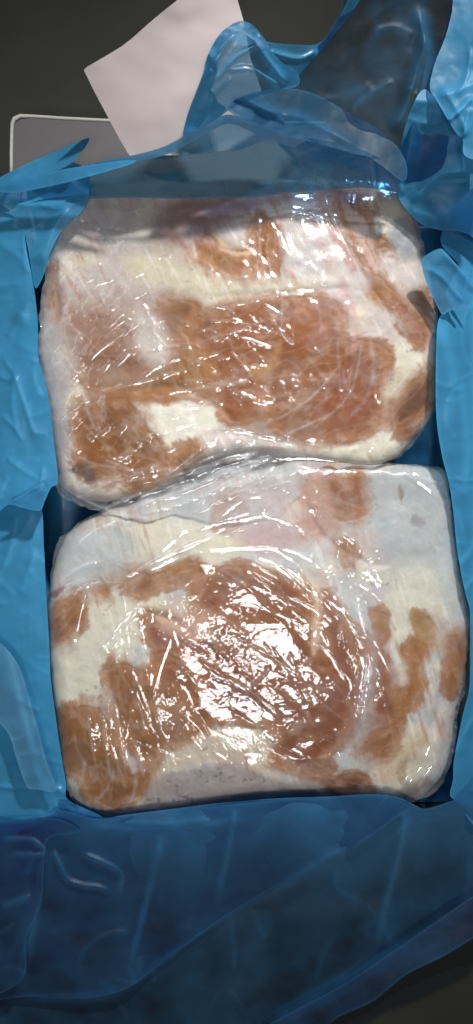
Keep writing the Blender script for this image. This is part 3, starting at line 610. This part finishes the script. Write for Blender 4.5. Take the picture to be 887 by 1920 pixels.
# the grey flap with its pale rim
zf = 0.118
def rr(x0, y0, x1, y1, r, z):
    pts = [P(x1, y1, z), P(x0, y1, z)]
    for a in np.linspace(180, 90, 7): pts.append(P(x0 + r + r * math.cos(math.radians(a)), y0 + r - r * math.sin(math.radians(a)), z))
    pts.append(P(x1, y0 + 12, z)); return pts[::-1]
fp = rr(22, 219, 620, 345, 12, zf)
slab('grey_flap', fp, .003, M_CARD, rc)
def tube(name, pts, r, mat, parent, n=8):
    pts = np.array(pts, float); V = []; F = []
    for i, p in enumerate(pts):
        d = pts[min(i + 1, len(pts) - 1)] - pts[max(i - 1, 0)]; d /= np.linalg.norm(d); s_ = np.cross(d, (0, 0, 1)); s_ /= np.linalg.norm(s_); u = np.cross(s_, d)
        rr_ = r[i] if hasattr(r, '__len__') else r
        for k in range(n):
            a = 2 * math.pi * k / n; V.append(p + rr_ * (math.cos(a) * s_ + math.sin(a) * u))
    for i in range(len(pts) - 1):
        for k in range(n): F.append((i * n + k, i * n + (k + 1) % n, (i + 1) * n + (k + 1) % n, (i + 1) * n + k))
    F.append(tuple(range(n))[::-1]); F.append(tuple((len(pts) - 1) * n + k for k in range(n)))
    return mesh_obj(name, V, F, mat, parent)
rim = [P(21, 340, zf), P(21, 290, zf), P(22, 245, zf), P(23, 232, zf + .001), P(27, 223, zf + .002), P(38, 217.5, zf + .001), P(60, 218, zf), P(120, 222, zf), P(200, 226, zf), P(400, 230, zf), P(612, 231, zf)]
tube('pale_rim', rim, [.0017, .0017, .0017, .0020, .0023, .0020, .0017, .0017, .0017, .0017, .0017], M_RIM, rc)

# ------------------------------------------------------------------ paper sheet
pc = [(157, 131), (162, 126), (200, 104), (228, 87), (250, 70), (275, 47), (300, 26), (325, 6), (345, -10), (395, -45), (428, -55), (437, -30), (457, 40), (470, 110), (494, 180), (530, 222), (540, 238), (500, 262), (450, 280), (350, 290), (246, 293), (242, 290), (225, 262), (200, 215), (175, 168)]
X, Y, F, s = grid_cells(pc, 5)
zp = 0.224 - 0.022 * smooth(300, 530, X) + 0.048 * np.clip((292 - Y) / 330, 0, 1.05) + 0.003 * np.sin((X * 0.8 + Y) / 60) + 0.0016 * fbm(X / 90, Y / 70, 4, 2)
V = np.stack(P(X, Y, zp), -1); V2 = V.copy(); V2[:, 2] -= 0.0006
pp = mesh_obj('paper_sheet', np.r_[V, V2], np.r_[F, F[:, ::-1] + len(V)], M_PAPER)
pp['label'] = 'pale pinkish grey sheet of stiff paper with rounded corner, tucked behind the blue plastic'; pp['category'] = 'paper'

# ------------------------------------------------------------------ blue liner bag
rl = thing('plastic_liner', 'translucent blue plastic liner bag draped over the open carton around the meat', 'plastic bag', ((xL + xR) / 2, (yT + yB) / 2, 0.009))
def sheet(name, out, ctrl, mat, ridges=(), step=3.0, seed=0, wav=0.004, fine=0.0008, curl=0.0, label=None, sharp=0.0, sm=True, gath=0.26, creases=1.0, cdir=(20, 70, 110, 160), falloff=None):
    o_ = catmull(out, 4) if sm else np.array(out, float)
    X, Y, F, s = grid_cells(o_, step)
    sharp = sharp * 0.12; wav *= 0.8; fine *= 0.5
    q = np.array(ctrl, float); q[:, :2] /= 500                 # smooth surface through the control points
    d = np.hypot(q[:, None, 0] - q[None, :, 0], q[:, None, 1] - q[None, :, 1]); n = len(q)
    A = np.zeros((n + 3, n + 3)); A[:n, :n] = -d - 0.02 * np.eye(n); A[:n, n] = A[n, :n] = 1; A[:n, n + 1:] = q[:, :2]; A[n + 1:, :n] = q[:, :2].T
    for j in (1, 2, 0): A[n + j, n + j] += 0.02 if j else 0
    wts = np.linalg.lstsq(A, np.r_[q[:, 2], 0, 0, 0], rcond=None)[0]
    z = wts[n] + wts[n + 1] * X / 500 + wts[n + 2] * Y / 500
    for j in range(n): z = z - wts[j] * np.sqrt((X / 500 - q[j, 0]) ** 2 + (Y / 500 - q[j, 1]) ** 2 + 0.004)
    z = np.clip(z, q[:, 2].min() - .01, q[:, 2].max() + .01) + wav * fbm(X / 120, Y / 100, seed, 3) + fine * fbm(X / 22, Y / 18, seed + 3, 3)
    if sharp: z = z + sharp * crumple(X, Y, seed + 8, 80.0)
    rng = np.random.RandomState(seed + 500); ext = o_.max(0) - o_.min(0); cre = []
    for i in range(int(len(X) * step * step / 7000 * creases) + 1):
        px, py = o_.min(0) + rng.rand(2) * ext; an = rng.choice(cdir) + rng.normal() * 22; L = rng.uniform(14, 75); bb = rng.normal() * .25
        ca, sa = math.cos(math.radians(an)), math.sin(math.radians(an))
        cre.append(([(px + t_ * L * ca - bb * t_ * t_ * L * sa, py + t_ * L * sa + bb * t_ * t_ * L * ca) for t_ in (-1, -.4, .3, 1)], rng.uniform(.0006, .0026) * rng.choice((-1, 1)), rng.uniform(2.5, 7)))
    zc, hc = ridge_field(X, Y, [(q_, abs(a_), w_) for q_, a_, w_ in cre]); z = z + zc
    if len(ridges): z = z + ridge_field(X, Y, ridges, 0.9, 0.7)[0]
    z = z + 0.3 * curl * smooth(30, 0, s)
    V = np.stack(P(X, Y, z), -1); ga = np.zeros(X.shape)
    for pts, amp, w in ridges:
        d, tt = linedist(X + 3 * fbm(X / 30, Y / 30, seed + 1, 2), Y, catmull(pts, 4, False)); ga = np.maximum(ga, gath * min(1, amp / .004) * np.exp(-(d / (w * 0.9)) ** 2) * smooth(0, .1, tt) * smooth(1, .7, tt))
    if falloff: ga = ga + falloff(X, Y)  # denser blue towards the rim stands in for light falloff
    ga = np.maximum(ga, 0.10 * hc) + 0.16 * fbm(X / 60, Y / 60, seed + 11, 3) + 0.18 * smooth(5, 0, s)
    q = mesh_obj(name, V, F, mat, rl, {'gather': ga})
    if label: q['label'] = label
    return q

# inside of the bag: bottom and walls
bx = np.linspace(xL + .002, xR - .002, 60); by = np.linspace(yB + .002, yT - .002, 90); BX, BY = np.meshgrid(bx, by)
dd = np.minimum(np.minimum(BX - bx[0], bx[-1] - BX), np.minimum(BY - by[0], by[-1] - BY))
BZ = 0.0115 + 0.065 * smooth(0.008, 0.0, dd) + 0.002 * fbm(BX * 60, BY * 60, 3, 3) * smooth(0, .01, dd)
idx = np.arange(BX.size).reshape(BX.shape); F = np.stack([idx[:-1, :-1], idx[:-1, 1:], idx[1:, 1:], idx[1:, :-1]], -1).reshape(-1, 4)
mesh_obj('bag_inside', np.stack([BX, BY, BZ], -1).reshape(-1, 3), F, M_FILM2, rl)

# left side, upper and lower panels
sheet('side_panel', [(-60, 385), (20, 398), (42, 428), (52, 480), (62, 530), (71, 600), (72, 668), (84, 712), (95, 770), (101, 830), (109, 900), (96, 914), (86, 935), (74, 957), (40, 952), (15, 946), (-60, 950)],
      [(-60, 400, .13), (30, 420, .155), (62, 560, .165), (72, 670, .170), (100, 830, .172), (100, 900, .174), (70, 950, .172), (0, 600, .150), (0, 800, .155), (20, 940, .165), (-60, 900, .13)], M_FILMT,
      [([(-10, 700), (20, 712), (45, 690), (72, 668)], .0035, 7), ([(0, 665), (25, 700), (35, 730), (70, 830)], .003, 6), ([(0, 775), (25, 800), (45, 830)], .003, 5), ([(20, 940), (50, 920), (75, 905), (80, 870)], .003, 5), ([(45, 480), (50, 560), (40, 620)], .002, 14), ([(60, 810), (90, 815)], .002, 5)],
      seed=5, creases=2.2, sharp=.0012, curl=-.004, label='bright light blue panel over the carton\'s left side')
sheet('folded_flap', [(20, 942), (45, 925), (70, 910), (84, 905), (88, 922), (82, 942), (76, 957), (50, 954)], [(20, 942, .172), (80, 905, .182), (76, 957, .176)], M_FILM2, [([(20, 942), (60, 918), (84, 906)], .002, 5)], seed=9, wav=.001)
sheet('side_panel', [(-60, 930), (20, 935), (74, 945), (82, 1020), (86, 1100), (92, 1200), (95, 1270), (104, 1340), (114, 1410), (124, 1470), (128, 1500), (190, 1530), (182, 1545), (110, 1535), (50, 1550), (-60, 1570)],
      [(-60, 940, .11), (75, 950, .150), (86, 1100, .155), (95, 1270, .158), (124, 1470, .155), (0, 1200, .140), (40, 1350, .146), (185, 1535, .150), (-60, 1560, .11)], M_FILMT,
      [([(30, 960), (20, 1020), (0, 1080)], .003, 8), ([(-10, 1475), (50, 1478), (100, 1482)], .004, 6), ([(60, 960), (40, 1000), (0, 1040)], .003, 8), ([(20, 1540), (110, 1530), (180, 1535)], .003, 6)], seed=15, creases=2.2, sharp=.001, curl=-.004)
sheet('folded_flap', [(-50, 1180), (0, 1205), (34, 1246), (52, 1300), (72, 1370), (88, 1430), (106, 1482), (70, 1480), (50, 1474), (30, 1420), (12, 1370), (-50, 1300)],
      [(-50, 1200, .145), (30, 1246, .164), (88, 1430, .172), (100, 1480, .164), (50, 1474, .160), (10, 1340, .156)], mat_liner('blue_film_glare', 0.35, (0.18, 0.48, 0.70), (.45, .68, .82), 0.30),  # paler film colour paints the glare on this fold
      [([(10, 1210), (40, 1330), (70, 1440)], .003, 10), ([(30, 1415), (60, 1412), (80, 1405)], .002, 5)], seed=19, wav=.002, label='paler glossy fold on the left side of the liner')
# upper left: darker gathered band, pointed tip
sheet('gathered_fold', [(-60, 350), (0, 335), (60, 318), (120, 300), (165, 322), (165, 372), (150, 400), (118, 430), (96, 470), (80, 520), (66, 540), (58, 500), (46, 440), (20, 402), (-60, 390)],
      [(-60, 360, .14), (60, 320, .155), (160, 330, .175), (160, 370, .178), (100, 450, .165), (66, 530, .155), (30, 400, .160)], M_FILM2,
      [([(-10, 372), (60, 385), (150, 378)], .005, 9), ([(20, 345), (90, 350), (150, 335)], .004, 7), ([(5, 395), (10, 370), (30, 345)], .003, 6), ([(130, 380), (100, 430), (75, 500)], .004, 10)], seed=25, sharp=.002)
sheet('folded_tip', [(-20, 345), (40, 312), (100, 285), (160, 260), (166, 266), (150, 288), (128, 310), (70, 335), (10, 350)], [(0, 340, .165), (160, 262, .192), (100, 320, .175)], M_FILM2,
      [([(0, 340), (80, 305), (160, 264)], .002, 6)], seed=29, wav=.002, label='pointed folded tip over the grey carton flap')
# north drape over the flap and the meat's top edge
sheet('end_panel', [(60, 352), (110, 330), (180, 305), (245, 296), (310, 280), (350, 262), (390, 240), (428, 222), (480, 236), (540, 258), (620, 280), (700, 305), (738, 335), (756, 366), (735, 358), (680, 352), (600, 357), (540, 362), (480, 370), (420, 372), (340, 373), (240, 371), (160, 374), (120, 378), (80, 372)],
      [(100, 350, 0.177), (245, 296, 0.221), (350, 262, 0.235), (428, 222, 0.247), (600, 280, 0.209), (700, 305, 0.200), (740, 350, 0.180), (600, 358, 0.176), (440, 371, 0.175), (240, 371, 0.175), (160, 374, 0.174), (400, 320, 0.207)], M_FILM0,
      [([(150, 350), (300, 340), (440, 352)], .0025, 14), ([(428, 222), (520, 270), (560, 330)], .004, 12), ([(245, 300), (360, 290), (430, 260)], .002, 8)], seed=35, wav=.003, curl=.001, label='thin greyish see-through panel across the meat\'s top edge')
sheet('folded_hem', [(140, 318), (190, 302), (245, 292), (300, 278), (345, 256), (390, 232), (425, 215), (470, 226), (540, 252), (610, 270), (690, 300), (735, 335), (752, 366), (728, 345), (690, 322), (610, 296), (530, 270), (470, 246), (430, 232), (395, 246), (350, 272), (305, 292), (245, 306), (190, 316), (150, 332)],
      [(140, 320, 0.199), (245, 295, 0.229), (350, 262, 0.243), (428, 222, 0.254), (600, 280, 0.212), (700, 305, 0.202), (750, 360, 0.180)], M_FILM2, seed=37, wav=.002)
sheet('folded_hem', [(-10, 350), (60, 330), (150, 312), (240, 300), (250, 306), (170, 330), (90, 350), (20, 362)], [(0, 352, 0.179), (150, 316, 0.215), (240, 300, 0.230)], M_FILM2, seed=38, wav=.002)
sheet('stretched_fold', [(520, 262), (600, 262), (690, 285), (735, 320), (752, 360), (720, 356), (640, 345), (580, 320)], [(520, 262, 0.220), (700, 290, 0.215), (752, 360, 0.186), (600, 320, 0.203)], M_FILM0, seed=39, wav=.003)
# arch of twisted film
sheet('twisted_fold', [(344, 256), (350, 220), (362, 186), (376, 150), (386, 118), (400, 84), (420, 60), (445, 44), (466, 46), (484, 62), (506, 92), (530, 118), (556, 134), (560, 160), (520, 170), (480, 182), (450, 196), (428, 208), (400, 228), (372, 244)],
      [(344, 256, 0.233), (386, 118, 0.278), (445, 44, 0.295), (484, 62, 0.291), (556, 140, 0.271), (428, 208, 0.248), (450, 130, 0.278)], M_FILM,
      [([(350, 250), (372, 190), (400, 120), (450, 50)], .006, 6), ([(400, 160), (440, 110), (490, 80)], .006, 6), ([(420, 135), (470, 130), (530, 165)], .006, 6), ([(380, 230), (395, 190), (440, 140)], .005, 6), ([(470, 60), (500, 110), (540, 160)], .006, 8)], seed=45, wav=.006, sharp=.003, label='twisted arch of film rising over the paper sheet')
sheet('twisted_fold', [(344, 258), (352, 215), (368, 175), (384, 135), (400, 110), (408, 130), (400, 160), (408, 190), (424, 205), (398, 228), (370, 244)], [(344, 258, 0.238), (384, 135, 0.285), (424, 205, 0.255)], M_FILM2,
      [([(350, 250), (380, 180), (400, 120)], .004, 6), ([(365, 250), (395, 200), (400, 160)], .004, 6)], seed=47, wav=.003)
sheet('twisted_fold', [(384, 120), (400, 82), (420, 56), (448, 40), (470, 44), (488, 62), (505, 88), (492, 96), (474, 74), (452, 62), (430, 70), (412, 92), (398, 124), (386, 140)], [(384, 120, 0.285), (445, 44, 0.303), (500, 90, 0.295)], M_FILM2, seed=49, wav=.003, sharp=.002)
# big dark see-through sheet, upper right
sheet('corner_panel', [(430, 200), (470, 178), (520, 165), (550, 145), (575, 110), (610, 70), (640, 20), (670, -40), (960, -40), (960, 440), (860, 440), (820, 430), (775, 395), (755, 368), (735, 335), (690, 300), (620, 278), (540, 256), (480, 234)],
      [(430, 200, 0.256), (550, 145, 0.234), (640, 20, 0.251), (800, 0, 0.245), (887, 200, 0.223), (880, 420, 0.171), (760, 370, 0.174), (620, 280, 0.212), (700, 150, 0.223), (800, 300, 0.210), (620, 200, 0.218)], M_CORN,
      [([(655, 210), (690, 178), (740, 150)], .0022, 8), ([(600, 190), (660, 175), (700, 155)], .0016, 11), ([(780, 0), (800, 120), (770, 260), (755, 360)], .008, 14), ([(730, 250), (760, 200), (800, 60)], .006, 12), ([(700, 60), (740, 50), (780, 70)], .002, 10), ([(540, 200), (600, 250), (700, 290)], .005, 10)],
      seed=55, wav=.004, fine=.0006, creases=.2, sharp=.001, label='large dark see-through film panel at the upper right')
sheet('folded_hem', [(470, 62), (500, 78), (560, 84), (596, 82), (620, 58), (642, 22), (668, -30), (690, -30), (662, 20), (628, 62), (590, 108), (560, 145), (530, 168), (500, 150), (510, 120), (490, 90)],
      [(480, 70, 0.267), (596, 82, 0.242), (668, -20, 0.259), (530, 160, 0.236)], M_FILM, [([(500, 95), (560, 110), (600, 92)], .005, 7)], seed=57, wav=.003)
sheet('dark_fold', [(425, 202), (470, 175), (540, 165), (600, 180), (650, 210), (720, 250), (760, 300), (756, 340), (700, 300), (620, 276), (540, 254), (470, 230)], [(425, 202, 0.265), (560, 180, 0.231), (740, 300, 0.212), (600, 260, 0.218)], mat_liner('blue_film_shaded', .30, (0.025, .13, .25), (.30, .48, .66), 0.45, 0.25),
      [([(440, 200), (560, 220), (680, 280)], .004, 12)], seed=58, wav=.003)
sheet('corner_fold', [(752, 380), (742, 330), (750, 280), (765, 220), (790, 170), (812, 180), (850, 235), (890, 290), (960, 300), (960, 500), (880, 440), (820, 430), (790, 420)],
      [(760, 370, 0.177), (770, 220, 0.226), (850, 240, 0.223), (887, 300, 0.210), (850, 420, 0.179), (960, 400, 0.171)], M_SOFT, [([(750, 370), (755, 320), (775, 260)], .006, 7), ([(770, 380), (820, 330), (887, 320)], .004, 12)], seed=59, wav=.005)
sheet('bright_fold', [(860, -40), (848, 20), (835, 70), (815, 120), (806, 165), (820, 190), (838, 222), (856, 250), (868, 262), (870, 290), (900, 300), (960, 290), (960, -40)],
      [(860, 0, 0.251), (815, 130, 0.242), (856, 250, 0.240), (887, 290, 0.237), (887, 100, 0.248)], M_SOFT, [([(835, 230), (865, 205), (887, 180)], .005, 6), ([(820, 180), (860, 170), (900, 150)], .003, 12), ([(868, 262), (880, 200)], .003, 5)], seed=61, wav=.004, label='lighter blue fold at the upper right edge')
# right side
sheet('side_panel', [(780, 395), (812, 400), (830, 425), (826, 450), (835, 470), (860, 500), (836, 545), (842, 575), (822, 600), (818, 660), (817, 740), (820, 800), (830, 860), (842, 905), (850, 960), (856, 1020), (862, 1060), (872, 1110), (882, 1150), (884, 1210), (880, 1290), (868, 1340), (852, 1420), (850, 1460), (852, 1500), (960, 1500), (960, 380), (860, 380)],
      [(790, 400, .165), (830, 470, .168), (822, 600, .172), (818, 740, .172), (842, 905, .166), (862, 1060, .160), (882, 1150, .156), (880, 1290, .154), (852, 1450, .152), (950, 600, .12), (950, 1000, .11), (950, 1450, .10), (887, 800, .155)], M_FILM2,
      [([(860, 500), (887, 560), (900, 640)], .003, 10), ([(822, 600), (850, 700), (840, 820)], .003, 12), ([(856, 700), (880, 830), (870, 960)], .003, 12), ([(857, 1060), (880, 1040), (900, 1000)], .004, 8), ([(870, 1110), (884, 1090), (905, 1085)], .004, 7), ([(852, 1420), (880, 1360), (900, 1340)], .004, 8)], seed=65, creases=2.2, sharp=.0012, curl=-.005)
sheet('folded_corner', [(790, 490), (800, 478), (825, 466), (838, 476), (860, 500), (890, 535), (895, 560), (875, 545), (850, 530), (868, 560), (872, 580), (845, 582), (830, 590), (822, 578), (806, 545), (795, 515)],
      [(790, 490, .188), (825, 466, .192), (890, 545, .185), (830, 585, .172), (850, 530, .180)], M_SOFT, [([(795, 500), (830, 520), (870, 570)], .003, 8), ([(825, 468), (860, 505), (895, 550)], .002, 8)], seed=69, wav=.002, creases=0, label='folded corner of liner overlapping the upper block\'s right edge')
# bottom drape, hanging over the carton's near edge
sheet('end_panel', [(110, 1505), (150, 1518), (192, 1533), (240, 1527), (320, 1517), (420, 1505), (520, 1497), (620, 1493), (700, 1489), (745, 1494), (775, 1508), (800, 1516), (852, 1500), (960, 1470), (960, 1715), (887, 1760), (830, 1795), (760, 1830), (700, 1878), (640, 1905), (590, 1935), (540, 1990), (-60, 1990), (-60, 1560), (0, 1545), (60, 1535), (110, 1532)],
      [(150, 1515, .158), (350, 1512, .168), (600, 1493, .168), (780, 1508, .160), (870, 1490, .155), (200, 1560, .155), (450, 1540, .161), (700, 1530, .159), (300, 1600, .150), (550, 1590, .150), (0, 1560, .12), (100, 1700, .09), (300, 1700, .07), (500, 1700, .06), (750, 1650, .075), (880, 1650, .08), (880, 1750, .05), (640, 1900, .02), (300, 1920, .03), (0, 1900, .05)], M_FILMD,
      [([(305, 1560), (275, 1680), (235, 1840)], .005, 9), ([(445, 1510), (425, 1600), (400, 1700)], .005, 8), ([(0, 1850), (120, 1870), (230, 1850), (400, 1730), (600, 1620), (740, 1530)], .008, 12), ([(765, 1520), (740, 1620), (700, 1790)], .006, 9), ([(200, 1540), (320, 1545), (450, 1530)], .003, 10), ([(500, 1920), (640, 1840), (760, 1770), (887, 1690)], .004, 14)],
      seed=75, creases=.5, falloff=lambda X, Y: 0.42 * smooth(1690, 1500, Y) + 0.10 * fbm(X / 130, Y / 160, 7, 3), wav=.006, fine=.0012, sharp=.0025, label='large dark see-through panel hanging over the near carton edge')
sheet('doubled_fold', [(115, 1520), (192, 1536), (320, 1520), (520, 1500), (700, 1492), (770, 1512), (740, 1535), (660, 1590), (560, 1640), (470, 1690), (400, 1735), (310, 1800), (235, 1855), (150, 1872), (60, 1868), (-60, 1850), (-60, 1570), (60, 1545)],
      [(150, 1525, .160), (350, 1516, .170), (600, 1497, .170), (750, 1512, .164), (200, 1560, .160), (450, 1545, .160), (0, 1580, .125), (100, 1700, .10), (300, 1700, .085), (470, 1690, .080), (235, 1850, .070), (0, 1850, .07)], M_FILMD,
      [([(302, 1560), (275, 1680), (238, 1840)], .005, 8), ([(442, 1510), (425, 1600), (402, 1700)], .005, 8), ([(150, 1545), (300, 1560), (500, 1530)], .004, 14), ([(40, 1560), (60, 1700), (40, 1850)], .004, 14), ([(98, 1584), (108, 1612), (124, 1645), (150, 1658), (190, 1664), (220, 1680)], .009, 5), ([(220, 1680), (226, 1655), (224, 1634), (190, 1614), (146, 1598)], .009, 5), ([(0, 1578), (60, 1576), (82, 1600), (40, 1606)], .008, 5)], seed=79, creases=.4, falloff=lambda X, Y: 0.22 * smooth(1700, 1500, Y) + 0.10 * fbm(X / 90, Y / 200, 9, 3), wav=.005, sharp=.002)
sheet('folded_hem', [(490, 1935), (560, 1890), (640, 1848), (720, 1795), (800, 1740), (887, 1680), (960, 1640), (960, 1705), (887, 1758), (830, 1793), (760, 1828), (700, 1876), (640, 1903), (590, 1935)], [(500, 1935, .03), (700, 1830, .06), (887, 1720, .09)], M_FILMD, seed=83, wav=.002)
sheet('gathered_fold', [(-60, 1555), (0, 1545), (60, 1538), (110, 1535), (150, 1560), (95, 1570), (84, 1600), (78, 1690), (50, 1760), (40, 1840), (-60, 1850)], [(0, 1550, .14), (110, 1540, .158), (80, 1650, .13), (0, 1800, .1)], M_FILMD,
      [([(0, 1572), (50, 1572), (66, 1578), (84, 1600), (40, 1602), (0, 1602)], .004, 5), ([(0, 1700), (60, 1680)], .004, 8)], seed=85, wav=.003, sharp=.002)
